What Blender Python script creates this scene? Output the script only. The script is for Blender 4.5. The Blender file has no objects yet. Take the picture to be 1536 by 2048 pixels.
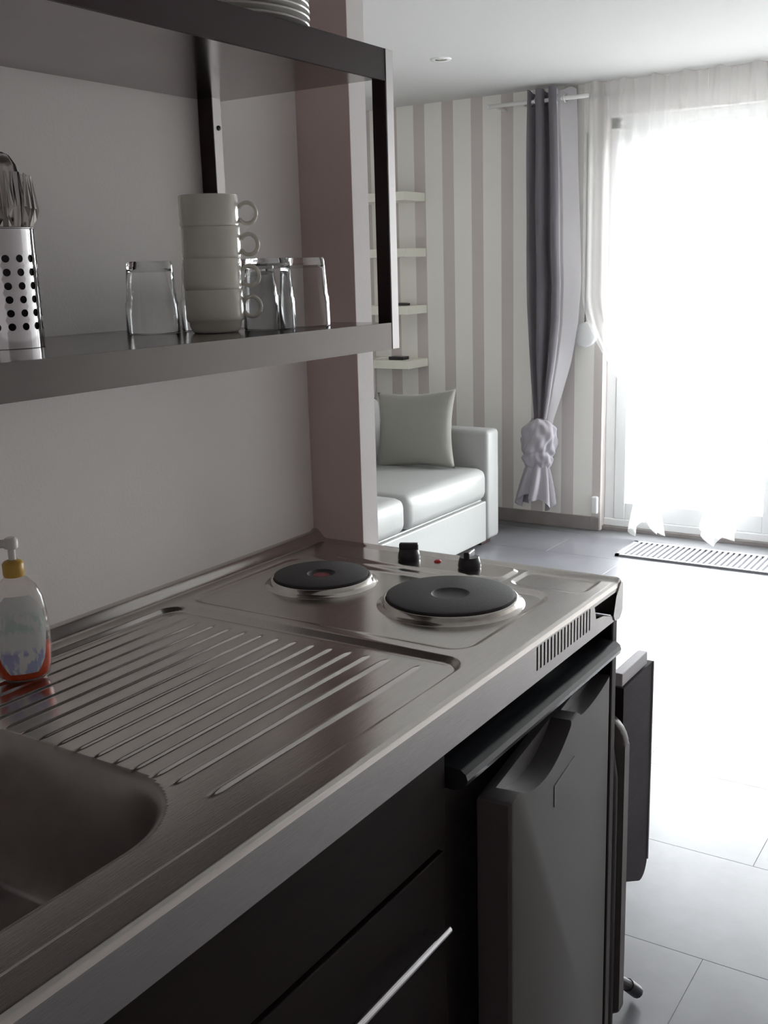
import bpy, bmesh, math, random
from mathutils import Vector, Matrix
random.seed(7)
scene = bpy.context.scene
COL = scene.collection

# ------------------------------------------------------------------ camera
F_PX, YAW, PITCH, ROLL = 2129.5, 0.5751, 0.2232, -0.0281
CAM = Vector((1.1656, -1.5561, 1.3869))
def cam_axes():
    cy, sy, cp, sp = math.cos(YAW), math.sin(YAW), math.cos(PITCH), math.sin(PITCH)
    fwd = Vector((-sy*cp, cy*cp, -sp)); right = Vector((cy, sy, 0)); up = right.cross(fwd)
    c, s = math.cos(ROLL), math.sin(ROLL)
    return c*right + s*up, -s*right + c*up, fwd
_r, _u, _f = cam_axes()
cam_data = bpy.data.cameras.new('camera')
cam_data.sensor_fit = 'HORIZONTAL'; cam_data.sensor_width = 36.0
cam_data.lens = F_PX/1536*36.0
cam_data.clip_start = 0.01
cam = bpy.data.objects.new('camera', cam_data); COL.objects.link(cam)
m = Matrix.Identity(4)
for i in range(3):
    m[i][0], m[i][1], m[i][2], m[i][3] = _r[i], _u[i], -_f[i], CAM[i]
cam.matrix_world = m
scene.camera = cam

# ------------------------------------------------------------------ sky, daylight, exposure
SKY = 11.0
world = bpy.data.worlds.new('overcast_sky'); scene.world = world
world.use_nodes = True
wn = world.node_tree
bg = wn.nodes['Background']; bg.inputs['Color'].default_value = (0.93, 0.97, 1.0, 1); bg.inputs['Strength'].default_value = SKY
pl = bpy.data.lights.new('window_portal', 'AREA'); pl.shape = 'RECTANGLE'; pl.size = 2.6; pl.size_y = 2.05
pl.cycles.is_portal = True
po = bpy.data.objects.new('window_portal', pl); COL.objects.link(po)
po.location = (0.43, 3.93, 1.04); po.rotation_euler = (-math.pi/2, 0, 0)
scene.view_settings.view_transform = 'Standard'
scene.view_settings.look = 'None'
scene.view_settings.gamma = 1.0
scene.view_settings.use_curve_mapping = False
scene.view_settings.exposure = 1.3
scene.cycles.max_bounces = 10
scene.cycles.diffuse_bounces = 6
scene.cycles.transparent_max_bounces = 16
scene.cycles.use_denoising = True
scene.cycles.sample_clamp_indirect = 6.0

# ------------------------------------------------------------------ materials
MATS = {}
def mat(name, color, rough=0.5, metal=0.0, bump=0.0, bscale=60.0, var=0.0, vscale=6.0, stretch=None, spec=None, trans=0.0, coat=0.0, sheen=0.0, ior=None):
    if name in MATS: return MATS[name]
    M = bpy.data.materials.new(name); M.use_nodes = True
    nt = M.node_tree; b = nt.nodes['Principled BSDF']
    b.inputs['Base Color'].default_value = (*color, 1)
    b.inputs['Roughness'].default_value = rough
    b.inputs['Metallic'].default_value = metal
    if spec is not None: b.inputs['Specular IOR Level'].default_value = spec
    if trans: b.inputs['Transmission Weight'].default_value = trans
    if coat: b.inputs['Coat Weight'].default_value = coat; b.inputs['Coat Roughness'].default_value = 0.08
    if sheen: b.inputs['Sheen Weight'].default_value = sheen
    if ior: b.inputs['IOR'].default_value = ior
    tc = nt.nodes.new('ShaderNodeTexCoord'); mp = nt.nodes.new('ShaderNodeMapping')
    nt.links.new(tc.outputs['Object'], mp.inputs['Vector'])
    if stretch: mp.inputs['Scale'].default_value = stretch
    if var:
        n = nt.nodes.new('ShaderNodeTexNoise'); n.inputs['Scale'].default_value = vscale; n.inputs['Detail'].default_value = 5
        nt.links.new(mp.outputs['Vector'], n.inputs['Vector'])
        r = nt.nodes.new('ShaderNodeValToRGB')
        r.color_ramp.elements[0].position = 0.3; r.color_ramp.elements[1].position = 0.7
        r.color_ramp.elements[0].color = (*[c*(1-var) for c in color], 1)
        r.color_ramp.elements[1].color = (*[min(1, c*(1+var)) for c in color], 1)
        nt.links.new(n.outputs['Fac'], r.inputs['Fac']); nt.links.new(r.outputs['Color'], b.inputs['Base Color'])
    if bump:
        n2 = nt.nodes.new('ShaderNodeTexNoise'); n2.inputs['Scale'].default_value = bscale; n2.inputs['Detail'].default_value = 3
        nt.links.new(mp.outputs['Vector'], n2.inputs['Vector'])
        bn = nt.nodes.new('ShaderNodeBump'); bn.inputs['Strength'].default_value = bump; bn.inputs['Distance'].default_value = 0.002
        nt.links.new(n2.outputs['Fac'], bn.inputs['Height']); nt.links.new(bn.outputs['Normal'], b.inputs['Normal'])
    MATS[name] = M
    return M

WHITE_WALL = mat('white_wall_paint', (0.85, 0.82, 0.80), 0.75, bump=0.15, bscale=220)
MAUVE_WALL = mat('mauve_wall_paint', (0.64, 0.51, 0.485), 0.7, bump=0.15, bscale=220)
DARK_WALL = mat('taupe_wall_paint', (0.60, 0.55, 0.54), 0.75, bump=0.15, bscale=220)
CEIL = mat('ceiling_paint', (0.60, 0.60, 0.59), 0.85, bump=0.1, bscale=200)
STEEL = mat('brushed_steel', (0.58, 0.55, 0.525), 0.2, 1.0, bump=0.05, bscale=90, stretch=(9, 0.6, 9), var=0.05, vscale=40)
STEEL_BOWL = mat('shaded_sink_steel', (0.34, 0.31, 0.30), 0.3, 1.0, var=0.08, vscale=30)  # darker base stands in for the dark reflections inside the bowl
STEEL_SHELF = mat('satin_steel_shelf', (0.27, 0.245, 0.245), 0.16, 1.0, var=0.05, vscale=30)
STEEL_POST = mat('grey_steel_post', (0.40, 0.38, 0.39), 0.25, 1.0)
POST_LIT = mat('lit_post_side', (0.62, 0.60, 0.60), 0.4, 0.6)  # brightness of the lit post sides put into a pale colour
CUTLERY = mat('satin_cutlery_steel', (0.68, 0.66, 0.64), 0.22, 1.0)
DARK_RAIL = mat('dark_plum_rail', (0.028, 0.012, 0.014), 0.45, spec=0.25)
STEEL_LIP = mat('satin_steel_lip', (0.15, 0.14, 0.135), 0.22, 1.0)
CHROME = mat('polished_steel', (0.78, 0.78, 0.8), 0.08, 1.0)
RINGM = mat('worn_steel_ring', (0.62, 0.59, 0.55), 0.16, 1.0, var=0.12, vscale=40)
IRON = mat('cast_iron_plate', (0.045, 0.04, 0.042), 0.6, 0.2, bump=0.3, bscale=400)
BLACK_PL = mat('black_plastic', (0.02, 0.018, 0.022), 0.3)
DIM_RED = mat('dull_red_enamel', (0.16, 0.015, 0.02), 0.5)
RED_LENS = mat('red_lens', (0.55, 0.03, 0.03), 0.25)
DARK_WOOD = mat('wenge_laminate', (0.012, 0.006, 0.005), 0.5, spec=0.15, var=0.3, vscale=18, stretch=(1, 1, 12))
DARK_TABLE = mat('dark_table_laminate', (0.02, 0.012, 0.016), 0.65, spec=0.25, var=0.25, vscale=14, stretch=(1, 1, 8))
RAIL_AND_LIT_EDGE = mat('grey_rail_and_lit_edge', (0.42, 0.40, 0.42), 0.4)
TABLE_TOP = mat('white_table_laminate', (0.78, 0.78, 0.79), 0.22)
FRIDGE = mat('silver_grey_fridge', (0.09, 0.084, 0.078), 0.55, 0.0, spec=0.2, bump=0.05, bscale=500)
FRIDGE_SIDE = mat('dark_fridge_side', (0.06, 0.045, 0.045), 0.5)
FRIDGE_SHADE = mat('shaded_door_top', (0.055, 0.05, 0.052), 0.4)  # shade tone for the door top and its recesses
FRIDGE_TRIM = mat('black_fridge_trim', (0.02, 0.022, 0.026), 0.22)
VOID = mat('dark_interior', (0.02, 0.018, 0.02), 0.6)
CERAMIC = mat('cream_ceramic', (0.70, 0.68, 0.60), 0.18, coat=0.4)
PLATE = mat('white_porcelain', (0.72, 0.71, 0.68), 0.15, coat=0.4)
LEATHER = mat('white_leatherette', (0.35, 0.355, 0.345), 0.42, bump=0.2, bscale=90)
CUSHION = mat('sage_grey_cotton', (0.26, 0.255, 0.23), 0.8, bump=0.5, bscale=350, sheen=0.2)
DRAPE_LIGHT = mat('lit_lilac_grey_lining', (0.66, 0.64, 0.66), 0.75, bump=0.4, bscale=260, sheen=0.3)  # pale lining, with window light on the flap put into its colour
DRAPE = mat('plum_grey_drape', (0.18, 0.165, 0.19), 0.75, bump=0.4, bscale=260, sheen=0.3)
SHELF_WH = mat('cream_floating_shelf', (0.80, 0.79, 0.70), 0.4)
FOOT_WOOD = mat('dark_sofa_foot', (0.05, 0.025, 0.02), 0.45)
PVC = mat('white_window_frame', (0.82, 0.83, 0.83), 0.3)
ROD = mat('white_curtain_rod', (0.78, 0.78, 0.76), 0.3)
SKIRT = mat('taupe_skirting_tile', (0.27, 0.24, 0.235), 0.5, var=0.12, vscale=12)
GROUT = mat('grey_grout', (0.14, 0.14, 0.145), 0.6)
CHAIR_PANEL = mat('brown_grey_chair', (0.10, 0.085, 0.08), 0.42, var=0.15, vscale=20)
CHAIR_TUBE = mat('dark_chair_tube', (0.06, 0.055, 0.055), 0.4, 0.3)
MAT_RUBBER = mat('grey_slat_mat', (0.27, 0.27, 0.29), 0.6)
ADDED_GROUND = mat('added_ground_grey', (0.22, 0.215, 0.205), 0.85, var=0.1, vscale=5)
PUMP_WH = mat('white_pump_plastic', (0.70, 0.69, 0.66), 0.35)
PUMP_YE = mat('yellow_collar_plastic', (0.55, 0.33, 0.06), 0.35)

def add_translucency(M, col, fac):
    nt = M.node_tree; out = nt.nodes['Material Output']; b = nt.nodes['Principled BSDF']
    t = nt.nodes.new('ShaderNodeBsdfTranslucent'); t.inputs['Color'].default_value = (*col, 1)
    mx = nt.nodes.new('ShaderNodeMixShader'); mx.inputs[0].default_value = fac
    nt.links.new(b.outputs[0], mx.inputs[1]); nt.links.new(t.outputs[0], mx.inputs[2]); nt.links.new(mx.outputs[0], out.inputs['Surface'])
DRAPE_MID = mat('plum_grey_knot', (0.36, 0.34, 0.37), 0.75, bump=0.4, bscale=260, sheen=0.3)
add_translucency(DRAPE, (0.30, 0.27, 0.31), 0.2)
add_translucency(DRAPE_LIGHT, (0.6, 0.58, 0.62), 0.3)
def tile_material():
    M = bpy.data.materials.new('grey_floor_tile'); M.use_nodes = True; nt = M.node_tree; b = nt.nodes['Principled BSDF']
    ge = nt.nodes.new('ShaderNodeNewGeometry')
    n = nt.nodes.new('ShaderNodeTexNoise'); n.inputs['Scale'].default_value = 2.6; n.inputs['Detail'].default_value = 7; n.inputs['Roughness'].default_value = 0.6
    nt.links.new(ge.outputs['Position'], n.inputs['Vector'])
    r = nt.nodes.new('ShaderNodeValToRGB'); r.color_ramp.elements[0].position = 0.28; r.color_ramp.elements[1].position = 0.75
    r.color_ramp.elements[0].color = (0.115, 0.115, 0.125, 1); r.color_ramp.elements[1].color = (0.185, 0.185, 0.20, 1)
    nt.links.new(n.outputs['Fac'], r.inputs['Fac']); nt.links.new(r.outputs['Color'], b.inputs['Base Color'])
    r2 = nt.nodes.new('ShaderNodeMapRange'); r2.inputs['To Min'].default_value = 0.27; r2.inputs['To Max'].default_value = 0.36
    nt.links.new(n.outputs['Fac'], r2.inputs['Value']); nt.links.new(r2.outputs['Result'], b.inputs['Roughness'])
    n2 = nt.nodes.new('ShaderNodeTexNoise'); n2.inputs['Scale'].default_value = 40
    nt.links.new(ge.outputs['Position'], n2.inputs['Vector'])
    bn = nt.nodes.new('ShaderNodeBump'); bn.inputs['Strength'].default_value = 0.08; bn.inputs['Distance'].default_value = 0.002
    nt.links.new(n2.outputs['Fac'], bn.inputs['Height']); nt.links.new(bn.outputs['Normal'], b.inputs['Normal'])
    return M
TILE = tile_material()

def stripe_material():
    # vertical wallpaper stripes: dark bands 0.07 m wide every 0.177 m along world x
    M = bpy.data.materials.new('striped_wallpaper'); M.use_nodes = True; nt = M.node_tree; b = nt.nodes['Principled BSDF']
    b.inputs['Roughness'].default_value = 0.7
    ge = nt.nodes.new('ShaderNodeNewGeometry'); sx = nt.nodes.new('ShaderNodeSeparateXYZ'); nt.links.new(ge.outputs['Position'], sx.inputs[0])
    def math_node(op, a, v):
        k = nt.nodes.new('ShaderNodeMath'); k.operation = op
        nt.links.new(a, k.inputs[0]); k.inputs[1].default_value = v
        return k.outputs[0]
    a = math_node('ADD', sx.outputs['X'], 1.45 + 0.177*40)
    a = math_node('MODULO', a, 0.177)
    a = math_node('LESS_THAN', a, 0.070)
    mx = nt.nodes.new('ShaderNodeMix'); mx.data_type = 'RGBA'
    nt.links.new(a, mx.inputs['Factor'])
    mx.inputs['A'].default_value = (0.84, 0.825, 0.78, 1); mx.inputs['B'].default_value = (0.60, 0.55, 0.53, 1)
    nt.links.new(mx.outputs['Result'], b.inputs['Base Color'])
    return M
STRIPE = stripe_material()

def thin_glass(name, refl=0.08, tint=(1, 1, 1)):
    M = bpy.data.materials.new(name); M.use_nodes = True; nt = M.node_tree
    nt.nodes.remove(nt.nodes['Principled BSDF']); out = nt.nodes['Material Output']
    t = nt.nodes.new('ShaderNodeBsdfTransparent'); t.inputs['Color'].default_value = (*tint, 1)
    g = nt.nodes.new('ShaderNodeBsdfGlossy'); g.inputs['Roughness'].default_value = 0.02
    lw = nt.nodes.new('ShaderNodeLayerWeight'); lw.inputs['Blend'].default_value = 0.5
    p5 = nt.nodes.new('ShaderNodeMath'); p5.operation = 'POWER'; p5.inputs[1].default_value = 3.5
    ma = nt.nodes.new('ShaderNodeMath'); ma.operation = 'MULTIPLY_ADD'; ma.inputs[1].default_value = 0.9; ma.inputs[2].default_value = 0.045
    nt.links.new(lw.outputs['Facing'], p5.inputs[0]); nt.links.new(p5.outputs[0], ma.inputs[0])
    mx = nt.nodes.new('ShaderNodeMixShader')
    nt.links.new(ma.outputs[0], mx.inputs[0]); nt.links.new(t.outputs[0], mx.inputs[1]); nt.links.new(g.outputs[0], mx.inputs[2])
    nt.links.new(mx.outputs[0], out.inputs['Surface'])
    return M
PANE = thin_glass('window_glass')
TUMBLER = mat('tumbler_glass', (0.98, 0.985, 0.985), 0.0, trans=1.0, ior=1.45)
BOTTLE_CLEAR = thin_glass('clear_bottle_plastic', tint=(0.93, 0.92, 0.91))

def sheer_material():
    M = bpy.data.materials.new('white_sheer_voile'); M.use_nodes = True; nt = M.node_tree
    nt.nodes.remove(nt.nodes['Principled BSDF']); out = nt.nodes['Material Output']
    t = nt.nodes.new('ShaderNodeBsdfTransparent'); t.inputs['Color'].default_value = (1, 1, 1, 1)
    d = nt.nodes.new('ShaderNodeBsdfDiffuse'); d.inputs['Color'].default_value = (0.88, 0.88, 0.87, 1)
    tl = nt.nodes.new('ShaderNodeBsdfTranslucent'); tl.inputs['Color'].default_value = (0.88, 0.88, 0.87, 1)
    m1 = nt.nodes.new('ShaderNodeMixShader'); m1.inputs[0].default_value = 0.55
    nt.links.new(d.outputs[0], m1.inputs[1]); nt.links.new(tl.outputs[0], m1.inputs[2])
    m2 = nt.nodes.new('ShaderNodeMixShader'); m2.inputs[0].default_value = 0.45
    nt.links.new(t.outputs[0], m2.inputs[1]); nt.links.new(m1.outputs[0], m2.inputs[2])
    nt.links.new(m2.outputs[0], out.inputs['Surface'])
    return M
SHEER = sheer_material()

def liquid_material():
    M = mat('orange_red_soap', (0.62, 0.06, 0.008), 0.15)
    M.node_tree.nodes['Principled BSDF'].inputs['Subsurface Weight'].default_value = 0.0
    return M
LIQUID = liquid_material()

def label_material():
    # white printed label: pale green block above, small blue block below
    M = bpy.data.materials.new('printed_soap_label'); M.use_nodes = True; nt = M.node_tree; b = nt.nodes['Principled BSDF']
    b.inputs['Roughness'].default_value = 0.35
    tc = nt.nodes.new('ShaderNodeTexCoord'); sp = nt.nodes.new('ShaderNodeSeparateXYZ'); nt.links.new(tc.outputs['Generated'], sp.inputs[0])
    n = nt.nodes.new('ShaderNodeTexNoise'); n.inputs['Scale'].default_value = 7; n.inputs['Detail'].default_value = 4
    nt.links.new(tc.outputs['Generated'], n.inputs['Vector'])
    r = nt.nodes.new('ShaderNodeValToRGB'); r.color_ramp.interpolation = 'LINEAR'
    e = r.color_ramp.elements; e[0].position = 0.10; e[0].color = (0.42, 0.45, 0.66, 1); e[1].position = 1.0; e[1].color = (0.70, 0.72, 0.71, 1)
    for p, c in ((0.26, (0.36, 0.37, 0.60, 1)), (0.34, (0.70, 0.72, 0.72, 1)), (0.48, (0.70, 0.72, 0.71, 1)), (0.58, (0.52, 0.63, 0.58, 1)), (0.72, (0.54, 0.64, 0.59, 1)), (0.82, (0.70, 0.72, 0.71, 1))):
        q = e.new(p); q.color = c
    nt.links.new(sp.outputs['Z'], r.inputs['Fac'])
    mx = nt.nodes.new('ShaderNodeMix'); mx.data_type = 'RGBA'
    r3 = nt.nodes.new('ShaderNodeValToRGB'); r3.color_ramp.elements[0].position = 0.47; r3.color_ramp.elements[1].position = 0.55
    nt.links.new(n.outputs['Fac'], r3.inputs['Fac']); nt.links.new(r3.outputs['Color'], mx.inputs['Factor'])
    nt.links.new(r.outputs['Color'], mx.inputs['A']); mx.inputs['B'].default_value = (0.72, 0.73, 0.72, 1)
    nt.links.new(mx.outputs['Result'], b.inputs['Base Color'])
    return M
LABEL = label_material()

# ------------------------------------------------------------------ helpers
def obj(name, bm, material, parent=None, smooth=False, label=None, category=None, group=None, kind=None, loc=None, angle=None):
    me = bpy.data.meshes.new(name)
    bmesh.ops.recalc_face_normals(bm, faces=bm.faces) if bm.faces else None
    bm.to_mesh(me); bm.free()
    if smooth:
        for p in me.polygons: p.use_smooth = True
        if angle: me.set_sharp_from_angle(angle=math.radians(angle))
    if material: me.materials.append(material)
    o = bpy.data.objects.new(name, me); COL.objects.link(o)
    if parent: o.parent = parent
    if loc is not None: o.location = loc
    tag(o, label, category, group, kind)
    return o
def tag(o, label=None, category=None, group=None, kind=None):
    if label: o['label'] = label
    if category: o['category'] = category
    if group: o['group'] = group
    if kind: o['kind'] = kind
    return o
def thing(name, label, category, loc=(0, 0, 0), rotz=0.0, group=None):
    o = bpy.data.objects.new(name, None); COL.objects.link(o)
    o.empty_display_size = 0.05
    o.location = loc; o.rotation_euler = (0, 0, rotz)
    return tag(o, label, category, group)
def copy_tree(o, parent=None):
    c = o.copy(); COL.objects.link(c); c.parent = parent
    for ch in list(o.children): copy_tree(ch, c)
    return c
def box(bm, lo, hi, bev=0.0, seg=2):
    vs = [bm.verts.new((x, y, z)) for z in (lo[2], hi[2]) for y in (lo[1], hi[1]) for x in (lo[0], hi[0])]
    fs = [bm.faces.new([vs[i] for i in q]) for q in ((0, 2, 3, 1), (4, 5, 7, 6), (0, 1, 5, 4), (2, 6, 7, 3), (0, 4, 6, 2), (1, 3, 7, 5))]
    if bev > 0:
        es = set(e for f in fs for e in f.edges)
        bmesh.ops.bevel(bm, geom=list(es), offset=bev, segments=seg, profile=0.5, affect='EDGES')
    return bm
def B(lo, hi, bev=0.0, seg=2):
    return box(bmesh.new(), lo, hi, bev, seg)
def lathe(bm, prof, n=48, c=(0, 0, 0), sx=1.0, sy=1.0, cap0=True, cap1=True):
    rings = []
    for r, z in prof:
        if r < 1e-6: rings.append([bm.verts.new((c[0], c[1], c[2]+z))]); continue
        rings.append([bm.verts.new((c[0]+r*sx*math.cos(2*math.pi*i/n), c[1]+r*sy*math.sin(2*math.pi*i/n), c[2]+z)) for i in range(n)])
    for a, b in zip(rings, rings[1:]):
        for i in range(n):
            j = (i+1) % n
            if len(a) == 1 and len(b) == 1: continue
            if len(a) == 1: bm.faces.new((a[0], b[i], b[j]))
            elif len(b) == 1: bm.faces.new((a[i], a[j], b[0]))
            else: bm.faces.new((a[i], a[j], b[j], b[i]))
    if cap0 and len(rings[0]) > 1: bm.faces.new(rings[0][::-1])
    if cap1 and len(rings[-1]) > 1: bm.faces.new(rings[-1])
    return bm
def tube(bm, pts, r, n=12, closed=False, cap=True):
    pts = [Vector(p) for p in pts]; N = len(pts); rings = []; prev = None
    for i, p in enumerate(pts):
        if closed: d = pts[(i+1) % N]-pts[i-1]
        else: d = pts[min(i+1, N-1)]-pts[max(i-1, 0)]
        d.normalize()
        if prev is None:
            a = Vector((0, 0, 1)) if abs(d.z) < 0.9 else Vector((1, 0, 0))
            u = d.cross(a).normalized()
        else:
            u = (prev-d*prev.dot(d)).normalized()
        prev = u; v = d.cross(u)
        rr = r[i] if isinstance(r, (list, tuple)) else r
        rings.append([bm.verts.new(p+rr*(math.cos(2*math.pi*k/n)*u+math.sin(2*math.pi*k/n)*v)) for k in range(n)])
    pairs = list(zip(rings, rings[1:]))+([(rings[-1], rings[0])] if closed else [])
    for a, b in pairs:
        for k in range(n): bm.faces.new((a[k], a[(k+1) % n], b[(k+1) % n], b[k]))
    if cap and not closed: bm.faces.new(rings[0][::-1]); bm.faces.new(rings[-1])
    return bm
def prism(bm, poly, axis, a, b):
    # polygon in the two other axes (in x,y,z order), extruded from a to b along axis
    def P(p, t):
        v = list(p); v.insert(axis, t); return v
    A = [bm.verts.new(P(p, a)) for p in poly]; Bv = [bm.verts.new(P(p, b)) for p in poly]
    n = len(poly)
    bm.faces.new(A); bm.faces.new(Bv[::-1])
    for i in range(n): bm.faces.new((A[i], A[(i+1) % n], Bv[(i+1) % n], Bv[i]))
    return bm
def grid_surface(bm, fn, nu, nv, closed_u=False):
    V = [[bm.verts.new(fn(i/(nu if closed_u else nu-1), j/(nv-1))) for i in range(nu)] for j in range(nv)]
    for j in range(nv-1):
        for i in range(nu if closed_u else nu-1):
            k = (i+1) % nu
            bm.faces.new((V[j][i], V[j][k], V[j+1][k], V[j+1][i]))
    return V
def smoothstep(a, b, x):
    t = max(0.0, min(1.0, (x-a)/(b-a))); return t*t*(3-2*t)
def lerp(a, b, t): return a+(b-a)*t
def interp(tab, x):
    if x <= tab[0][0]: return tab[0][1]
    for (x0, y0), (x1, y1) in zip(tab, tab[1:]):
        if x <= x1: return y0+(y1-y0)*(x-x0)/(x1-x0)
    return tab[-1][1]
def rounded_poly(pts, radii, seg=6):
    out = []; n = len(pts)
    for i, (p, r) in enumerate(zip(pts, radii)):
        p = Vector(p).to_2d(); a = Vector(pts[i-1]).to_2d(); b = Vector(pts[(i+1) % n]).to_2d()
        if r <= 0: out.append((p.x, p.y)); continue
        da = (a-p).normalized(); db = (b-p).normalized()
        half = math.acos(max(-1, min(1, da.dot(db))))/2
        d = r/math.tan(half); c = p+(da+db).normalized()*(r/math.sin(half))
        s = p+da*d-c; e = p+db*d-c
        a0 = math.atan2(s.y, s.x); a1 = math.atan2(e.y, e.x); da_ = (a1-a0+math.pi) % (2*math.pi)-math.pi
        for k in range(seg+1):
            t = a0+da_*k/seg; out.append((c.x+r*math.cos(t), c.y+r*math.sin(t)))
    return out
def boolean_cut(base_bm, cut_bms):
    me = bpy.data.meshes.new('tmp'); base_bm.to_mesh(me); base_bm.free(); o = bpy.data.objects.new('tmp', me); COL.objects.link(o)
    cs = []
    for cb in cut_bms:
        bmesh.ops.recalc_face_normals(cb, faces=cb.faces)
        m2 = bpy.data.meshes.new('tmpc'); cb.to_mesh(m2); cb.free(); c = bpy.data.objects.new('tmpc', m2); COL.objects.link(c); cs.append(c)
        md = o.modifiers.new('b', 'BOOLEAN'); md.operation = 'DIFFERENCE'; md.object = c; md.solver = 'EXACT'
    dg = bpy.context.evaluated_depsgraph_get(); dg.update()
    r = bmesh.new(); r.from_object(o, dg)
    for x in cs+[o]:
        d = x.data; bpy.data.objects.remove(x); bpy.data.meshes.remove(d)
    return r

# ------------------------------------------------------------------ room shell
CEIL_Z = 2.255
YF = 3.70            # window wall
XL, XR, YB = -2.50, 1.95, -2.30
def struct(name, bm, material, **k):
    return obj(name, bm, material, kind='structure', **k)
floor = struct('floor', B((XL-0.1, YB-0.1, -0.12), (XR+0.1, YF+0.25, -0.0008)), GROUT, label='grey tiled floor of the whole room')
tl_bm = B((0.0004, 0.0004, -0.008), (0.7996, 0.3996, 0.0), 0.0004, 1)
tile0 = obj('tile', tl_bm, TILE, parent=floor); first = True
rows = range(-8, 9)
for j in rows:
    y = -0.013+0.4*j
    if y+0.4 > YF+0.1 or y < YB-0.3: continue
    off = 0.4 if j % 2 else 0.0
    for i in range(-4, 4):
        x = 0.25+0.8*i+off-0.4
        if x+0.8 < XL or x > XR: continue
        if first: t = tile0; first = False
        else: t = tile0.copy(); COL.objects.link(t)
        t.location = (x, y, 0)
struct('ceiling', B((XL-0.1, YB-0.1, CEIL_Z), (XR+0.1, YF+0.25, CEIL_Z+0.1)), CEIL, label='plain white ceiling')
struct('wall_kitchen', B((-0.1, YB, 0), (0, 0.0, CEIL_Z)), WHITE_WALL, label='white wall behind the kitchenette')
stub = struct('wall_partition_end', B((-0.1, 0.0, 0), (0.111, 0.049, CEIL_Z)), WHITE_WALL, label='end of the partition wall, white edge and mauve front')
obj('mauve_panel', B((0.0, -0.0012, 0), (0.111, 0.0003, CEIL_Z)), MAUVE_WALL, parent=stub, label='mauve painted front of the partition end')
struct('wall_partition', B((XL, -0.051, 0), (-0.1, 0.049, CEIL_Z)), WHITE_WALL, label='white partition wall between bathroom and living room')
struct('wall_left', B((XL-0.1, 0.049, 0), (XL, YF, CEIL_Z)), WHITE_WALL, label='white wall behind the sofa')
struct('wall_right', B((XR, 0.6, 0), (XR+0.1, YF, CEIL_Z)), WHITE_WALL, label='white wall opposite the sofa')
struct('wall_corridor', B((XR, YB, 0), (XR+0.1, 0.6, CEIL_Z)), DARK_WALL, label='taupe wall opposite the kitchenette')
struct('wall_back', B((-0.1, YB-0.1, 0), (XR+0.1, YB, CEIL_Z)), DARK_WALL, label='taupe wall behind the viewer')
# window wall: stripes left of the opening, narrow pieces above and right
WX0, WX1, WZ1 = -0.872, 1.72, 2.09
bm = bmesh.new()
box(bm, (XL-0.1, YF, 0), (WX0, YF+0.25, CEIL_Z))
struct('wall_far', bm, STRIPE, label='wall with mauve grey and cream vertical stripes')
struct('wall_far_lintel', B((WX0, YF, WZ1), (XR+0.1, YF+0.25, CEIL_Z)), WHITE_WALL, label='white strip of wall above the window')
struct('wall_far_right', B((WX1, YF, 0), (XR+0.1, YF+0.25, WZ1)), STRIPE, label='striped wall right of the window')
sk = struct('baseboard_far', B((XL, YF-0.012, 0), (WX0-0.002, YF+0.001, 0.072), 0.002), SKIRT, label='taupe tile skirting under the striped wall')
struct('baseboard_window', B((WX0, YF+0.03, 0), (WX1, YF+0.06, 0.02)), SKIRT, label='low taupe sill strip below the window door')

# ------------------------------------------------------------------ window door
win = struct('window_1', B((WX0, YF+0.06, 0.02), (WX0+0.055, YF+0.13, WZ1), 0.004), PVC, label='white framed glazed balcony door')
obj('frame_head', B((WX0, YF+0.06, WZ1-0.055), (WX1, YF+0.13, WZ1), 0.004), PVC, parent=win)
obj('frame_jamb', B((WX1-0.055, YF+0.06, 0.02), (WX1, YF+0.13, WZ1), 0.004), PVC, parent=win)
obj('frame_sill', B((WX0, YF+0.05, 0.02), (WX1, YF+0.13, 0.06), 0.004), PVC, parent=win)
npan = 3
pw = (WX1-WX0-0.11)/npan
for k in range(npan):
    a = WX0+0.055+k*pw; b = a+pw
    for lo, hi in (((a, YF+0.055, 0.06), (a+0.06, YF+0.115, WZ1-0.055)), ((b-0.06, YF+0.055, 0.06), (b, YF+0.115, WZ1-0.055))):
        obj('stile', B(lo, hi, 0.004), PVC, parent=win)
    obj('bottom_rail', B((a+0.06, YF+0.058, 0.06), (b-0.06, YF+0.112, 0.15), 0.004), PVC, parent=win)
    obj('top_rail', B((a+0.06, YF+0.058, WZ1-0.12), (b-0.06, YF+0.112, WZ1-0.055), 0.004), PVC, parent=win)
    obj('pane', B((a+0.06, YF+0.083, 0.15), (b-0.06, YF+0.087, WZ1-0.12)), PANE, parent=win)
obj('hinge', B((WX0-0.045, YF-0.02, 0.09), (WX0-0.01, YF+0.012, 0.185), 0.008), PVC, parent=win)
struct('added_ground', B((-25, YF+0.25, -0.14), (25, YF+40, -0.02)), ADDED_GROUND, label='added grey ground outside the balcony door, spread wide to dim the ceiling')  # unseen ground, extended far out to cut light thrown up at the ceiling

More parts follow.
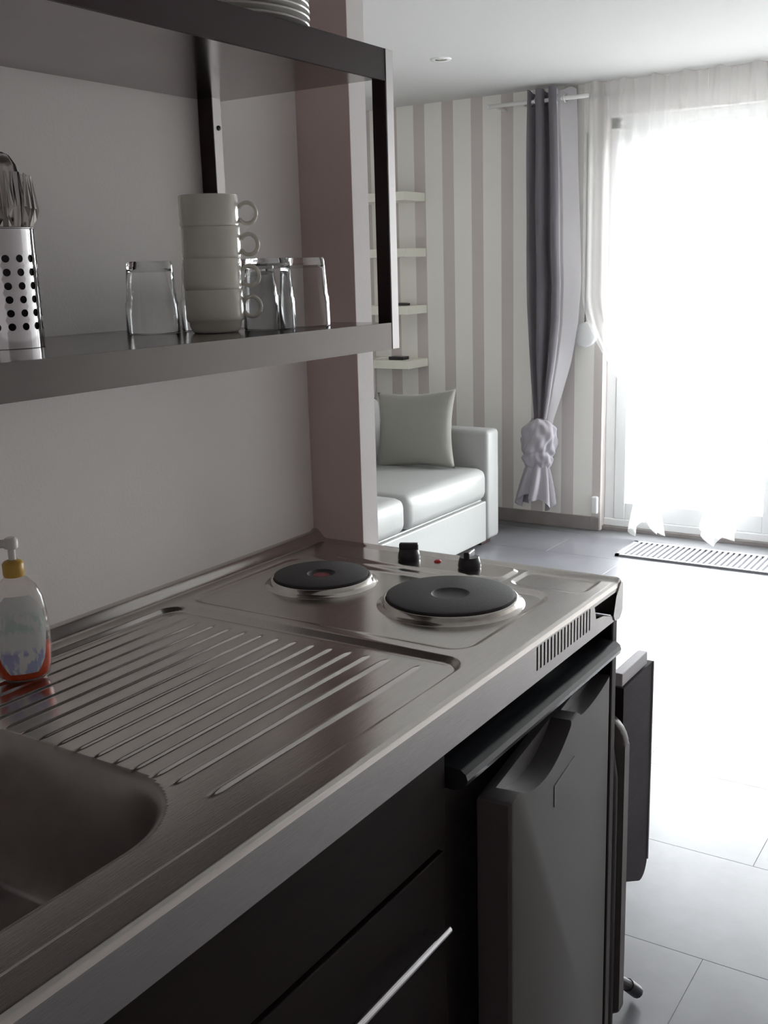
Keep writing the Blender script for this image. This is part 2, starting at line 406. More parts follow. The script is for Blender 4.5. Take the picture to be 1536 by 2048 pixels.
# ------------------------------------------------------------------ kitchenette worktop (pressed steel)
H = 0.90
KY = -1.34
wt = thing('kitchenette_worktop', 'stainless steel kitchenette worktop with drainer, sink and two hotplates', 'worktop', (0, 0, 0))
def sd(x, y, x0, x1, y0, y1, r):
    cx, cy, hx, hy = (x0+x1)/2, (y0+y1)/2, (x1-x0)/2-r, (y1-y0)/2-r
    qx, qy = abs(x-cx)-hx, abs(y-cy)-hy
    return math.hypot(max(qx, 0), max(qy, 0))+min(max(qx, qy), 0)-r
RIBS = [0.452-0.0292*k for k in range(14)]
def bowl_sd(x, y): return sd(x, y, 0.10, 0.503, -1.27, -0.857, 0.115)
def height(x, y):
    z = 0.0
    # drainer and sink recess
    d = sd(x, y, 0.050, 0.556, -1.31, -0.428, 0.035)
    z -= 0.007*(1-smoothstep(-0.006, 0.004, d))
    # raised flat ridge around the sink and drainer front
    if y > -0.86 and y < -0.44:
        w = smoothstep(-0.86, -0.84, y)*(1-smoothstep(-0.475, -0.455, y))
        for rx in RIBS:
            dx = x-rx
            if abs(dx) < 0.012: z += 0.0026*math.exp(-(dx/0.0024)**2)*w
        dx = x-0.501
        if abs(dx) < 0.015: z += 0.0028*math.exp(-(dx/0.0026)**2)*w
    # hob field
    d = sd(x, y, 0.05, 0.535, -0.400, -0.120, 0.035)
    z -= 0.0035*(1-smoothstep(-0.005, 0.005, d))
    d = sd(x, y, 0.11, 0.435, -0.098, -0.022, 0.02)
    z += 0.0035*(1-smoothstep(-0.005, 0.004, d))
    d = sd(x, y, 0.45, 0.572, -0.095, -0.014, 0.02)
    z -= 0.0030*(1-smoothstep(-0.004, 0.004, d))
    # back upstand against the wall and rolled far edge
    z += 0.016*(1-smoothstep(0.006, 0.028, x))
    z += 0.004*smoothstep(-0.014, -0.004, y)
    # rounded front edge
    if x > 0.592: z -= 0.008*(1-math.sqrt(max(0, 1-((x-0.592)/0.008)**2)))
    # bowl
    b = bowl_sd(x, y)
    if b < 0.01:
        z -= 0.145*smoothstep(0.004, -0.062, b)
    return z
NX = 480; NY = 330
xs = [0.0+0.6*i/NX for i in range(NX+1)]; ys = [KY+(0-KY)*j/NY for j in range(NY+1)]
Z = [[H+height(x, y) for x in xs] for y in ys]
NRM = [[None]*(NX+1) for _ in range(NY+1)]
for j in range(NY+1):
    for i in range(NX+1):
        i0, i1, j0, j1 = max(i-1, 0), min(i+1, NX), max(j-1, 0), min(j+1, NY)
        NRM[j][i] = Vector((-(Z[j][i1]-Z[j][i0])/(xs[i1]-xs[i0]), -(Z[j1][i]-Z[j0][i])/(ys[j1]-ys[j0]), 1)).normalized()
def sheet(name, sel, material, parent, label=None):
    me = bpy.data.meshes.new(name); vid = {}; vs = []; fs = []; ns = []
    def V(i, j):
        k = (i, j)
        if k not in vid: vid[k] = len(vs); vs.append((xs[i], ys[j], Z[j][i])); ns.append(NRM[j][i])
        return vid[k]
    for j in range(NY):
        for i in range(NX):
            if sel((xs[i]+xs[i+1])/2, (ys[j]+ys[j+1])/2): fs.append((V(i, j), V(i+1, j), V(i+1, j+1), V(i, j+1)))
    me.from_pydata(vs, [], fs); me.update()
    for p in me.polygons: p.use_smooth = True
    me.normals_split_custom_set_from_vertices(ns)
    me.materials.append(material)
    o = bpy.data.objects.new(name, me); COL.objects.link(o); o.parent = parent
    if label: o['label'] = label
    return o
def zone(x, y):
    if bowl_sd(x, y) < 0.006: return 'bowl'
    if 0.04 < x < 0.55:
        if -0.85 < y < -0.435: return 'drain'
        if -0.41 < y: return 'hob'
    return 'rim'
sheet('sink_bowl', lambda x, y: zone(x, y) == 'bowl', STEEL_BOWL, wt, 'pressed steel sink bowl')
sheet('drainer', lambda x, y: zone(x, y) == 'drain', STEEL, wt, 'ribbed steel draining board')
sheet('hob_panel', lambda x, y: zone(x, y) == 'hob', STEEL, wt, 'flat steel hob panel')
sheet('worktop_rim', lambda x, y: zone(x, y) == 'rim', STEEL, wt)
# front apron with vent slots and the open cut at the far end
XA = 0.6
ZT, ZB_ = H-0.008, 0.841
ap = bmesh.new()
def quad(y0, y1, z0, z1): box(ap, (XA-0.0015, y0, z0), (XA, y1, z1))
S0, S1, NS = -0.318, -0.122, 17
quad(KY, S0, ZB_, ZT)
quad(S0, S1, ZB_, 0.856); quad(S0, S1, 0.8895, ZT)
pitch = (S1-S0)/NS
for k in range(NS):
    a = S0+k*pitch
    quad(a+pitch*0.42, a+pitch, 0.856, 0.8895)
quad(S1, -0.005, 0.8865, ZT)
prism(ap, [(S1, ZB_), (-0.03, ZB_), (-0.028, 0.848), (-0.075, 0.862), (-0.105, 0.866), (-0.112, 0.8865), (S1, 0.8865)], 0, XA-0.0015, XA)
obj('front_apron', ap, STEEL, parent=wt)
obj('apron_return', B((0.56, KY, ZB_-0.001), (XA, -0.03, ZB_), 0), STEEL, parent=wt)
# folded corner leaf at the far front corner
lf = bmesh.new()
prof = [(0.0, 0.897), (0.006, 0.888), (0.009, 0.872), (0.006, 0.853), (0.0, 0.842)]
leaf = rounded_poly([(-0.036, 0.852), (-0.030, 0.841), (-0.010, 0.839), (0.003, 0.850), (0.003, 0.897), (-0.006, 0.899), (-0.026, 0.880)], [0.006]*7, 4)
prism(lf, leaf, 0, XA-0.003, XA+0.002)
obj('corner_fold', lf, STEEL, parent=wt)
obj('end_flange', B((0.0, -0.0015, 0.84), (XA, 0.0, 0.9)), STEEL, parent=wt)
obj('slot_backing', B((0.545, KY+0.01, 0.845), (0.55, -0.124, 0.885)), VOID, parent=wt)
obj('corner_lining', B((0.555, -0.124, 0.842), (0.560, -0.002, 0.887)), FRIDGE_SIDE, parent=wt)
# hotplates
def hotplate(cx, cy, r, label):
    z0 = H-0.0115
    hp = obj('hotplate', lathe(bmesh.new(), [(0, 0.020), (r*0.22, 0.0200), (r*0.27, 0.0212), (r*0.30, 0.0232), (r*0.96, 0.0235), (r, 0.0222), (r, 0.012), (0, 0.012)], 72, (cx, cy, z0)), IRON, parent=wt, smooth=True, angle=25, label=label)
    obj('spill_ring', lathe(bmesh.new(), [(r*0.98, 0.012), (r+0.002, 0.0195), (r+0.0055, 0.0175), (r+0.0075, 0.0125), (r+0.009, 0.010), (r+0.014, 0.0092), (r+0.016, 0.007)], 72, (cx, cy, z0), cap0=False, cap1=False), RINGM, parent=hp, smooth=True)
    return hp
hotplate(0.1745, -0.219, 0.0765, 'small black hotplate with a faint red centre')
hp_big = hotplate(0.4135, -0.219, 0.0965, 'large black hotplate with a recessed centre')
hp_small = [o for o in wt.children if o.name.startswith('hotplate')][0]
obj('centre_dot', lathe(bmesh.new(), [(0, 0.0003), (0.013, 0.0003), (0.013, -0.0005), (0, -0.0005)], 32, (0.1745, -0.219, H-0.0115+0.0202)), DIM_RED, parent=hp_small, label='dark red dot on the small hotplate')
def knob(cx, cy, ang):
    k = obj('control_knob', lathe(bmesh.new(), [(0, 0), (0.0185, 0), (0.0195, 0.003), (0.0185, 0.010), (0.0165, 0.017), (0.0155, 0.0185), (0, 0.0185)], 32, (cx, cy, H+0.0036)), BLACK_PL, parent=wt, smooth=True, angle=35)
    gb = B((-0.0165, -0.0052, 0.012), (0.0165, 0.0052, 0.029), 0.0025)
    bmesh.ops.rotate(gb, verts=gb.verts, cent=(0, 0, 0), matrix=Matrix.Rotation(ang, 3, 'Z'))
    bmesh.ops.translate(gb, verts=gb.verts, vec=(cx, cy, H+0.0036))
    obj('knob_grip', gb, BLACK_PL, parent=k)
knob(0.243, -0.058, math.radians(25)); knob(0.3585, -0.056, math.radians(100))
obj('pilot_light', lathe(bmesh.new(), [(0, 0), (0.0062, 0), (0.006, 0.002), (0.003, 0.0035), (0, 0.0038)], 20, (0.294, -0.049, H+0.0034)), RED_LENS, parent=wt, smooth=True, label='red pilot light')

# ------------------------------------------------------------------ base cabinet (dark), end panel
cab = thing('base_cabinet', 'dark wenge base cabinet under the sink with a bar handle', 'cabinet', (0, 0, 0))
for y0, y1 in ((KY+0.005, KY+0.021), (-0.568, -0.552)):
    obj('side_board', B((0.02, y0, 0.08), (0.555, y1, 0.838)), DARK_WOOD, parent=cab)
obj('bottom_board', B((0.02, KY+0.021, 0.08), (0.555, -0.568, 0.096)), DARK_WOOD, parent=cab)
obj('back_board', B((0.012, KY+0.005, 0.08), (0.02, -0.552, 0.838)), DARK_WOOD, parent=cab)
obj('fascia', B((0.555, KY+0.005, 0.716), (0.590, -0.552, 0.838), 0.0015), DARK_WOOD, parent=cab)
dr = obj('door', B((0.557, KY+0.007, 0.10), (0.590, -0.556, 0.708), 0.0015), DARK_WOOD, parent=cab)
hb = bmesh.new()
tube(hb, [(0.612, -0.588, 0.628), (0.612, -0.98, 0.628)], 0.0055, 12)
tube(hb, [(0.588, -0.606, 0.628), (0.612, -0.606, 0.628)], 0.0045, 10)
tube(hb, [(0.588, -0.96, 0.628), (0.612, -0.96, 0.628)], 0.0045, 10)
obj('bar_handle', hb, CHROME, parent=dr, smooth=True, angle=40, label='thin steel bar handle')
obj('plinth', B((0.06, KY+0.01, 0.0), (0.52, -0.554, 0.08)), DARK_WOOD, parent=cab)
endp = thing('kitchenette_end_panel', 'dark slim end panel closing the kitchenette beside the fridge', 'panel', (0, 0, 0))
obj('board', B((0.02, -0.0185, 0.0), (0.592, -0.002, 0.839), 0.001), DARK_WOOD, parent=endp)
obj('edge_strip', B((0.592, -0.0185, 0.0), (0.595, -0.002, 0.839), 0.0008), FRIDGE, parent=endp, label='lit far edge of the leaf, light put into its grey')

# ------------------------------------------------------------------ fridge with door ajar
fr = thing('under_counter_fridge', 'silver grey under counter fridge with its door slightly ajar', 'fridge', (0, 0, 0))
FY0, FY1 = -0.535, -0.024
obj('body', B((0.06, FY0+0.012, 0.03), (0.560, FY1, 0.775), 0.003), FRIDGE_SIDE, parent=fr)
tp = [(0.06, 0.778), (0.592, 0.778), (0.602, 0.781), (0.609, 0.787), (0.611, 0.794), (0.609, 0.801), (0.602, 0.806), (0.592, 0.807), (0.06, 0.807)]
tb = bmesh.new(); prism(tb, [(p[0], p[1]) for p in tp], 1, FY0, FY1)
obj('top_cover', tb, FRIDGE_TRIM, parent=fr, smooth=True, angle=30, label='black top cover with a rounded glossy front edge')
# door built in its own frame: s along width from hinge (0) to free edge, t outward, z
HX, HY, ANG = 0.548, -0.030, math.radians(6.9)
DW, DT, DZ0, DZ1 = 0.474, 0.046, 0.05, 0.758
def door_xf(bm):
    # local: x = outward t, y = -s
    bmesh.ops.rotate(bm, verts=bm.verts, cent=(0, 0, 0), matrix=Matrix.Rotation(ANG, 3, 'Z'))
    bmesh.ops.translate(bm, verts=bm.verts, vec=(HX, HY, 0)); return bm
# rotation by +ANG about z moves (0,-s) to (s sin, -s cos): free edge swings to +x
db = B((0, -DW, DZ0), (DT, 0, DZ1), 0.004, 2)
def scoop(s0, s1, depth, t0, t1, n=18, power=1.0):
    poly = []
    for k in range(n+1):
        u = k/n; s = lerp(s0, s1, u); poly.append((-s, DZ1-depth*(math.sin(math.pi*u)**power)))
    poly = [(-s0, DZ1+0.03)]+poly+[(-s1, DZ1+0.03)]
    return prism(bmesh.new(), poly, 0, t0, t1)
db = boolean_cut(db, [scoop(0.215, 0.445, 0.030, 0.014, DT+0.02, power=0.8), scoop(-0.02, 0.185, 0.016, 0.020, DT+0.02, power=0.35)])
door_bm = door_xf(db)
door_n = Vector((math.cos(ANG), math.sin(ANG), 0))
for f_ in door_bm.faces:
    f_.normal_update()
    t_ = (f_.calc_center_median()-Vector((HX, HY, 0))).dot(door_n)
    if t_ < DT-0.003 and f_.calc_center_median().z > 0.70: f_.material_index = 1  # shade of the top and grip recesses put in as darker faces
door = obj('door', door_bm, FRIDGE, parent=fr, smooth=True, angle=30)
door.data.materials.append(FRIDGE_SHADE)
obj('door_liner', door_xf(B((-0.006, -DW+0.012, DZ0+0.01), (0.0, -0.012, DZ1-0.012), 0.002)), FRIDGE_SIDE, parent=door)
obj('door_side_trim', door_xf(B((0.001, -DW-0.0012, DZ0+0.004), (DT-0.006, -DW+0.001, DZ1-0.006))), FRIDGE_SIDE, parent=door, label='dark side of the door')
bd = bmesh.new(); box(bd, (DT, -0.300, 0.696), (DT+0.0012, -0.205, 0.6995)); box(bd, (DT, -0.304, 0.668), (DT+0.0012, -0.300, 0.6995))
obj('badge', door_xf(bd), FRIDGE_SIDE, parent=door, label='small dark angular badge')
for fy in (-0.08, -0.47):
    obj('foot', lathe(bmesh.new(), [(0.015, 0), (0.018, 0.004), (0.015, 0.03)], 16, (0.5, fy, 0)), BLACK_PL, parent=fr)
    obj('foot', lathe(bmesh.new(), [(0.015, 0), (0.018, 0.004), (0.015, 0.03)], 16, (0.12, fy, 0)), BLACK_PL, parent=fr)

# ------------------------------------------------------------------ folded chair and drop-leaf table behind the kitchenette
ch = thing('folding_chair', 'dark folding chair folded flat against the kitchenette end panel', 'chair', (0, 0, 0))
pb = bmesh.new(); prism(pb, rounded_poly([(0.22, 0.09), (0.602, 0.09), (0.602, 0.655), (0.22, 0.655)], [0.01, 0.01, 0.055, 0.055], 8), 1, 0.030, 0.052)
bmesh.ops.bevel(pb, geom=[e for e in pb.edges], offset=0.004, segments=2, profile=0.5, affect='EDGES')
obj('seat_panel', pb, CHAIR_PANEL, parent=ch, smooth=True, angle=40)
obj('frame', tube(bmesh.new(), [(0.587, 0.014, 0.012), (0.587, 0.014, 0.55), (0.575, 0.014, 0.63), (0.53, 0.014, 0.66), (0.30, 0.014, 0.66), (0.255, 0.014, 0.63), (0.245, 0.014, 0.55), (0.245, 0.014, 0.012)], 0.0095, 12), CHAIR_TUBE, parent=ch, smooth=True)
for lx in (0.24, 0.535):
    lg = obj('leg', tube(bmesh.new(), [(lx-0.02, 0.056, 0.30), (lx-0.005, 0.066, 0.16), (lx+0.006, 0.10, 0.115), (lx+0.035, 0.190, 0.032)], 0.0105, 12), CHAIR_TUBE, parent=ch, smooth=True)
    obj('foot_cap', tube(bmesh.new(), [(lx+0.031, 0.178, 0.043), (lx+0.040, 0.206, 0.0135)], 0.0128, 12), BLACK_PL, parent=lg, smooth=True, angle=40)
tb_ = thing('folding_table', 'slim folded table with a dark hanging leaf behind the kitchenette', 'table', (0, 0, 0))
obj('hinge_rail', B((0.566, 0.062, 0.694), (0.583, 0.187, 0.717), 0.0015), RAIL_AND_LIT_EDGE, parent=tb_, label='grey rail along the top')
lb = bmesh.new(); prism(lb, rounded_poly([(0.062, 0.692), (0.208, 0.692), (0.208, 0.256), (0.062, 0.330)], [0, 0, 0.030, 0.022], 10), 0, 0.570, 0.586)
obj('drop_leaf', lb, DARK_TABLE, parent=tb_, label='dark leaf with rounded lower corners')
obj('lit_leaf_edge', B((0.570, 0.2082, 0.300), (0.588, 0.2115, 0.692), 0.001), RAIL_AND_LIT_EDGE, parent=tb_, label='lit far edge of the leaf, light put into its grey')  # pale strip paints the light caught along the leaf's far edge
obj('leg', B((0.549, 0.062, 0.0), (0.566, 0.082, 0.716), 0.002), DARK_TABLE, parent=tb_)
obj('foot_bar', B((0.40, 0.062, 0.0), (0.549, 0.082, 0.02), 0.002), DARK_TABLE, parent=tb_)
# ------------------------------------------------------------------ wall shelf over the kitchenette
sh = thing('kitchen_wall_shelf', 'two tier stainless steel wall shelf above the kitchenette', 'shelf', (0, 0, 0))
SY0, SY1, SX = -1.30, -0.211, 0.320
ZL0, ZL1, ZU0, ZU1 = 1.274, 1.312, 1.648, 1.686
obj('lower_board', B((0.001, SY0, ZL0), (SX, SY1, ZL1), 0.001, 1), STEEL_SHELF, parent=sh)
obj('upper_board', B((0.001, SY0, ZU1-0.037), (SX, SY1, ZU1), 0.001, 1), STEEL_SHELF, parent=sh)
obj('upper_front_rail', B((SX-0.002, SY0, ZU0-0.004), (SX+0.003, SY1+0.006, ZU1)), DARK_RAIL, parent=sh)
obj('lower_front_rail', B((SX-0.002, SY0, ZL0), (SX+0.003, SY1+0.006, ZL1)), STEEL_LIP, parent=sh)
for y in (-0.252, -1.25):  # dark core and pale strip paint each post's shaded and lit sides
    obj('rear_post', B((0.001, y, ZL1), (0.0285, y+0.020, ZU1-0.036), 0.001, 1), DARK_RAIL, parent=sh)
    obj('painted_lit_side', B((0.0285, y+0.0015, ZL1), (0.030, y+0.020, ZU1-0.036)), POST_LIT, parent=sh, label='lit side of the post, light put into its colour')
for y in (-0.222, -1.28):  # front posts: shaded and lit sides painted the same way
    obj('front_post', B((0.300, y, ZL0), (0.3220, y+0.019, ZU1), 0.001, 1), DARK_RAIL, parent=sh)
    obj('painted_lit_side', B((0.3220, y+0.0015, ZL0), (0.3238, y+0.019, ZU1)), POST_LIT, parent=sh, label='lit side of the post, light put into its colour')
sc_ = obj('screw', lathe(bmesh.new(), [(0, 0), (0.004, 0), (0.0035, 0.002), (0, 0.003)], 12), BLACK_PL, parent=sh)
sc_.location = (0.030, -0.240, 1.606); sc_.rotation_euler = (0, math.pi/2, 0)

# plates on the upper board
px_, py_ = 0.190, -0.402
PLATE_LABELS = ['lowest white plate of the stack on the top shelf', 'second lowest white plate of the stack on the top shelf', 'middle white plate of the stack on the top shelf', 'fourth white plate up in the stack on the top shelf', 'uppermost white plate of the stack on the top shelf']
for k in range(5):
    R = 0.112
    prof = [(0, 0.002), (0.060, 0.002), (0.062, 0.0), (0.066, 0.0), (0.068, 0.003), (0.092, 0.0075), (R, 0.0125), (R+0.0008, 0.0142), (R-0.001, 0.0155), (0.090, 0.0105), (0.066, 0.006), (0, 0.0052)]
    obj('dinner_plate', lathe(bmesh.new(), prof, 64), PLATE, smooth=True, angle=50, loc=(px_+random.uniform(-.001, .001), py_+random.uniform(-.001, .001), ZU1+0.0005+k*0.0082),
        label=PLATE_LABELS[k], category='plate', group='plates on the top shelf')

# stacked mugs
mug_xy = Vector((0.200, -0.465))
MS = 0.925
rt = Vector((_r.x, _r.y)).normalized()
def mug_parts(parent):
    R = 0.0415
    prof = [(0, 0.003), (0.026, 0.003), (0.028, 0.0), (0.0315, 0.0), (0.034, 0.003), (0.0368, 0.009), (0.0374, 0.0148), (0.0402, 0.0168), (0.0413, 0.0205), (R, 0.026), (R, 0.0585), (R-0.0006, 0.060), (R-0.0024, 0.060), (R-0.0030, 0.058), (R-0.0033, 0.024), (0.035, 0.0145), (0.03, 0.0065), (0, 0.006)]
    obj('cup', lathe(bmesh.new(), prof, 64), CERAMIC, parent=parent, smooth=True, angle=60)
    pts = []
    for k in range(25):
        a = math.radians(-150+300*k/24)
        pts.append((R+0.0115+0.0128*math.cos(a), 0, 0.035+0.0142*math.sin(a)))
    obj('handle', tube(bmesh.new(), pts, 0.0030, 10), CERAMIC, parent=parent, smooth=True)
words = ('topmost of the stack', 'second from the top of the stack', 'third from the top of the stack', 'lowest of the stack')
mug0 = thing('coffee_mug', 'cream stacking mug with ring handle, lowest of the stack', 'mug', (mug_xy.x, mug_xy.y, ZL1+0.0005), math.atan2(rt.y, rt.x)+0.05, 'stacked mugs on the lower shelf')
mug_parts(mug0); mug0.scale = (MS, MS, MS)
for k in range(1, 4):
    c = copy_tree(mug0); c.location = (mug_xy.x+0.0006*((-1)**k), mug_xy.y, ZL1+0.0005+k*0.0432*MS)
    c.rotation_euler = (0, 0, math.atan2(rt.y, rt.x)+(0.05, 0.1, 0.0, 0.12)[k])
    c['label'] = 'cream stacking mug with ring handle, '+words[3-k]

# upside-down tumblers
def glass_ok():
    bm = bmesh.new()
    lathe(bm, [(0.0352, 0.0), (0.0360, 0.0008), (0.0354, 0.040), (0.0340, 0.0425), (0.0305, 0.0905), (0.0290, 0.0945), (0.0, 0.0945)], 48, cap0=False, cap1=False)
    lathe(bm, [(0.0352, 0.0), (0.0344, 0.001), (0.0334, 0.040), (0.0322, 0.043), (0.0290, 0.080), (0.026, 0.084), (0.0, 0.084)], 48, cap0=False, cap1=False)
    bmesh.ops.remove_doubles(bm, verts=bm.verts, dist=1e-5)
    return bm
GL = [(0.234, -0.312), (0.2275, -0.384), (0.168, -0.343), (0.138, -0.412), (0.109, -0.489)]
GLL = ['upside down glass tumbler at the end of the row beside the front post', 'upside down glass tumbler next to the end one', 'upside down glass tumbler just behind the mug handles', 'upside down glass tumbler half hidden by the mug stack', 'faint upside down glass tumbler by the wall between mugs and cutlery holder']
g0 = None
for (gx, gy), l in zip(GL, GLL):
    if g0 is None: g0 = o = obj('glass_tumbler', glass_ok(), TUMBLER, smooth=True, angle=40)
    else: o = g0.copy(); COL.objects.link(o)
    o.location = (gx, gy, ZL1+0.0005); tag(o, l, 'glass', 'tumblers on the lower shelf')

# perforated cutlery holder
hc = Vector((0.138, -0.750)); HR = 0.040; HH = 0.131
hold = thing('cutlery_holder', 'perforated stainless steel cutlery holder on the lower shelf', 'cutlery holder', (hc.x, hc.y, ZL1+0.0005), math.atan2(CAM.y-hc.y, CAM.x-hc.x))
pbm = bmesh.new()
NCOL, step = 16, 2*math.pi/16
zrows = [0.024+0.0148*k for k in range(6)]
def cyl(a, z, r=HR): return (r*math.cos(a), r*math.sin(a), z)
def band(z0, z1, n=64):
    for k in range(n):
        a, b = 2*math.pi*k/n, 2*math.pi*(k+1)/n
        pbm.faces.new([pbm.verts.new(cyl(*q)) for q in ((a, z0), (b, z0), (b, z1), (a, z1))])
band(0.0, zrows[0]-0.0074); band(zrows[-1]+0.0074, HH)
for c_ in range(NCOL):
    a0 = (c_+0.32)*step
    for zc in zrows:
        hw, hh_ = step/2, 0.0074; n = 16; ins = []; outs = []
        for k in range(n):
            t = 2*math.pi*(k+0.5)/n; cc, ss = math.cos(t), math.sin(t); mxx = max(abs(cc), abs(ss))
            outs.append(pbm.verts.new(cyl(a0+hw*cc/mxx, zc+hh_*ss/mxx)))
            ins.append(pbm.verts.new(cyl(a0+0.0042/HR*cc, zc+0.0042*ss)))
        corner = []
        for k in range(n):
            j = (k+1) % n
            pbm.faces.new((outs[k], outs[j], ins[j], ins[k]))
        for q, (sx_, sy_) in zip((1, 5, 9, 13), ((1, 1), (-1, 1), (-1, -1), (1, -1))):
            pbm.faces.new((outs[q], pbm.verts.new(cyl(a0+hw*sx_, zc+hh_*sy_)), outs[(q+1) % n]))
bmesh.ops.remove_doubles(pbm, verts=pbm.verts, dist=1e-5)
obj('perforated_wall', pbm, CHROME, parent=hold, smooth=True)
obj('inner_lining', lathe(bmesh.new(), [(HR-0.0015, 0.001), (HR-0.0015, HH-0.001)], 48, cap0=True, cap1=False), VOID, parent=hold, smooth=True)
obj('rolled_rim', tube(bmesh.new(), [cyl(2*math.pi*k/48, HH) for k in range(48)], 0.0012, 8, closed=True), CHROME, parent=hold, smooth=True)

# cutlery: built upright along z, origin at handle end
def fork_bm():
    bm = bmesh.new()
    out = [(-0.004, 0), (-0.005, 0.05), (-0.0028, 0.11), (-0.003, 0.128), (-0.0115, 0.142), (-0.0125, 0.152), (-0.0118, 0.190), (-0.0098, 0.191), (-0.0085, 0.154), (-0.0055, 0.154), (-0.005, 0.191), (-0.0028, 0.191), (-0.0018, 0.154), (0.0018, 0.154), (0.0028, 0.191), (0.005, 0.191), (0.0055, 0.154), (0.0085, 0.154), (0.0098, 0.191), (0.0118, 0.190), (0.0125, 0.152), (0.0115, 0.142), (0.003, 0.128), (0.0028, 0.11), (0.005, 0.05), (0.004, 0)]
    prism(bm, out, 1, -0.0009, 0.0009)
    bmesh.ops.triangulate(bm, faces=bm.faces)
    for v in bm.verts: v.co.y += 0.010*smoothstep(0.12, 0.16, v.co.z)-0.014*smoothstep(0.15, 0.192, v.co.z)
    return bm
def spoon_bm():
    bm = bmesh.new()
    n = 24; top = []
    def w(z): return interp([(0, 0.004), (0.05, 0.005), (0.11, 0.0028), (0.128, 0.0032), (0.138, 0.010), (0.152, 0.0165), (0.168, 0.0180), (0.182, 0.0150), (0.192, 0.0085), (0.1955, 0.001)], z)
    def f(u, v):
        z = 0.1955*v; x = (u*2-1)*w(z)
        dep = 0.007*(1-(u*2-1)**2)*smoothstep(0.128, 0.15, z)*(1-smoothstep(0.18, 0.1955, z))
        return (x, dep-0.006*smoothstep(0.12, 0.15, z), z)
    V = grid_surface(bm, f, 9, 60)
    bmesh.ops.solidify(bm, geom=list(bm.faces), thickness=0.0014)
    return bm
camdir = math.atan2(CAM.y-hc.y, CAM.x-hc.x)
def put_cutlery(o, off, lean_r, lean_f, spin, z):
    # off: (right, forward) offsets at the base in the view-facing frame of the holder
    rv = Vector((_r.x, _r.y, 0)).normalized(); fv = Vector((math.cos(camdir), math.sin(camdir), 0))
    p = Vector((hc.x, hc.y, 0))+rv*off[0]+fv*off[1]; p.z = z
    zax = (Vector((0, 0, 1))+rv*lean_r+fv*lean_f).normalized()
    y = (fv*math.cos(spin)+rv*math.sin(spin)); y = (y-zax*y.dot(zax)).normalized(); x = y.cross(zax)
    M = Matrix.Identity(4)
    for i in range(3): M[i][0], M[i][1], M[i][2], M[i][3] = x[i], y[i], zax[i], p[i]
    o.matrix_world = M
fk = obj('fork', fork_bm(), CUTLERY, label='bright fork at the front of the cutlery holder', category='fork', group='cutlery in the holder')
put_cutlery(fk, (-0.004, 0.014), 0.0, 0.06, 0.1, ZL1+0.001)
f2 = fk.copy(); COL.objects.link(f2); f2['label'] = 'fork behind the bright one in the cutlery holder'
put_cutlery(f2, (0.012, 0.004), 0.075, 0.0, 0.35, ZL1-0.004+0.006)
f3 = fk.copy(); COL.objects.link(f3); f3['label'] = 'low fork leaning over the right rim of the cutlery holder'
put_cutlery(f3, (0.018, -0.010), 0.10, -0.04, 0.9, ZL1+0.001)
spn = obj('spoon', spoon_bm(), CUTLERY, smooth=True, label='dark spoon standing tallest in the cutlery holder', category='spoon', group='cutlery in the holder')
put_cutlery(spn, (0.008, -0.014), 0.02, -0.04, math.pi+0.1, ZL1+0.020)
sp2 = spn.copy(); COL.objects.link(sp2); sp2['label'] = 'spoon at the left rim of the cutlery holder'
put_cutlery(sp2, (-0.020, 0.0), -0.04, 0.0, math.pi-0.2, ZL1+0.008)

# ------------------------------------------------------------------ soap bottle
sb = thing('soap_bottle', 'clear pump soap bottle with orange red soap and a white label', 'soap bottle', (0.086, -0.738, H-0.0042), math.radians(53))
prof = [(0, 0.0), (0.72, 0.0), (0.85, 0.004), (0.95, 0.016), (1.0, 0.038), (1.0, 0.060), (0.96, 0.085), (0.86, 0.106), (0.68, 0.121), (0.45, 0.130), (0.32, 0.134), (0.30, 0.146)]
SXB, SYB = 0.036, 0.023
obj('bottle', lathe(bmesh.new(), prof, 48, sx=SXB, sy=SYB), BOTTLE_CLEAR, parent=sb, smooth=True)
lp = [(0, 0.002), (0.68, 0.002), (0.81, 0.005), (0.91, 0.016), (0.96, 0.036), (0.96, 0.044), (0, 0.044)]
obj('liquid_soap', lathe(bmesh.new(), lp, 48, sx=SXB, sy=SYB), LIQUID, parent=sb, smooth=True, angle=50, label='orange red liquid soap')
lbm = bmesh.new()
def lab(u, v):
    z = lerp(0.012, 0.112, v)
    rad = interp([(p[1], p[0]) for p in prof[1:]], z)*1.015
    half = math.radians(interp([(0, 30), (0.15, 46), (0.6, 60), (0.85, 52), (1.0, 30)], v))
    a = -math.pi/2+lerp(-half, half, u)
    return (SXB*rad*math.cos(a), SYB*rad*math.sin(a), z)
grid_surface(lbm, lab, 24, 20)
obj('label_sticker', lbm, LABEL, parent=sb, smooth=True, label='white printed label')
obj('collar', lathe(bmesh.new(), [(0.0125, 0.134), (0.0132, 0.137), (0.0132, 0.150), (0.011, 0.153), (0.006, 0.155)], 24), PUMP_YE, parent=sb, smooth=True, angle=40)
pm = bmesh.new()
lathe(pm, [(0.0045, 0.150), (0.0045, 0.168), (0.0085, 0.170), (0.0088, 0.180), (0.006, 0.183), (0, 0.183)], 20)
tube(pm, [(0.0, 0, 0.176), (-0.016, 0, 0.176), (-0.029, 0, 0.173)], [0.006, 0.005, 0.0038], 12)
obj('pump', pm, PUMP_WH, parent=sb, smooth=True, angle=45)

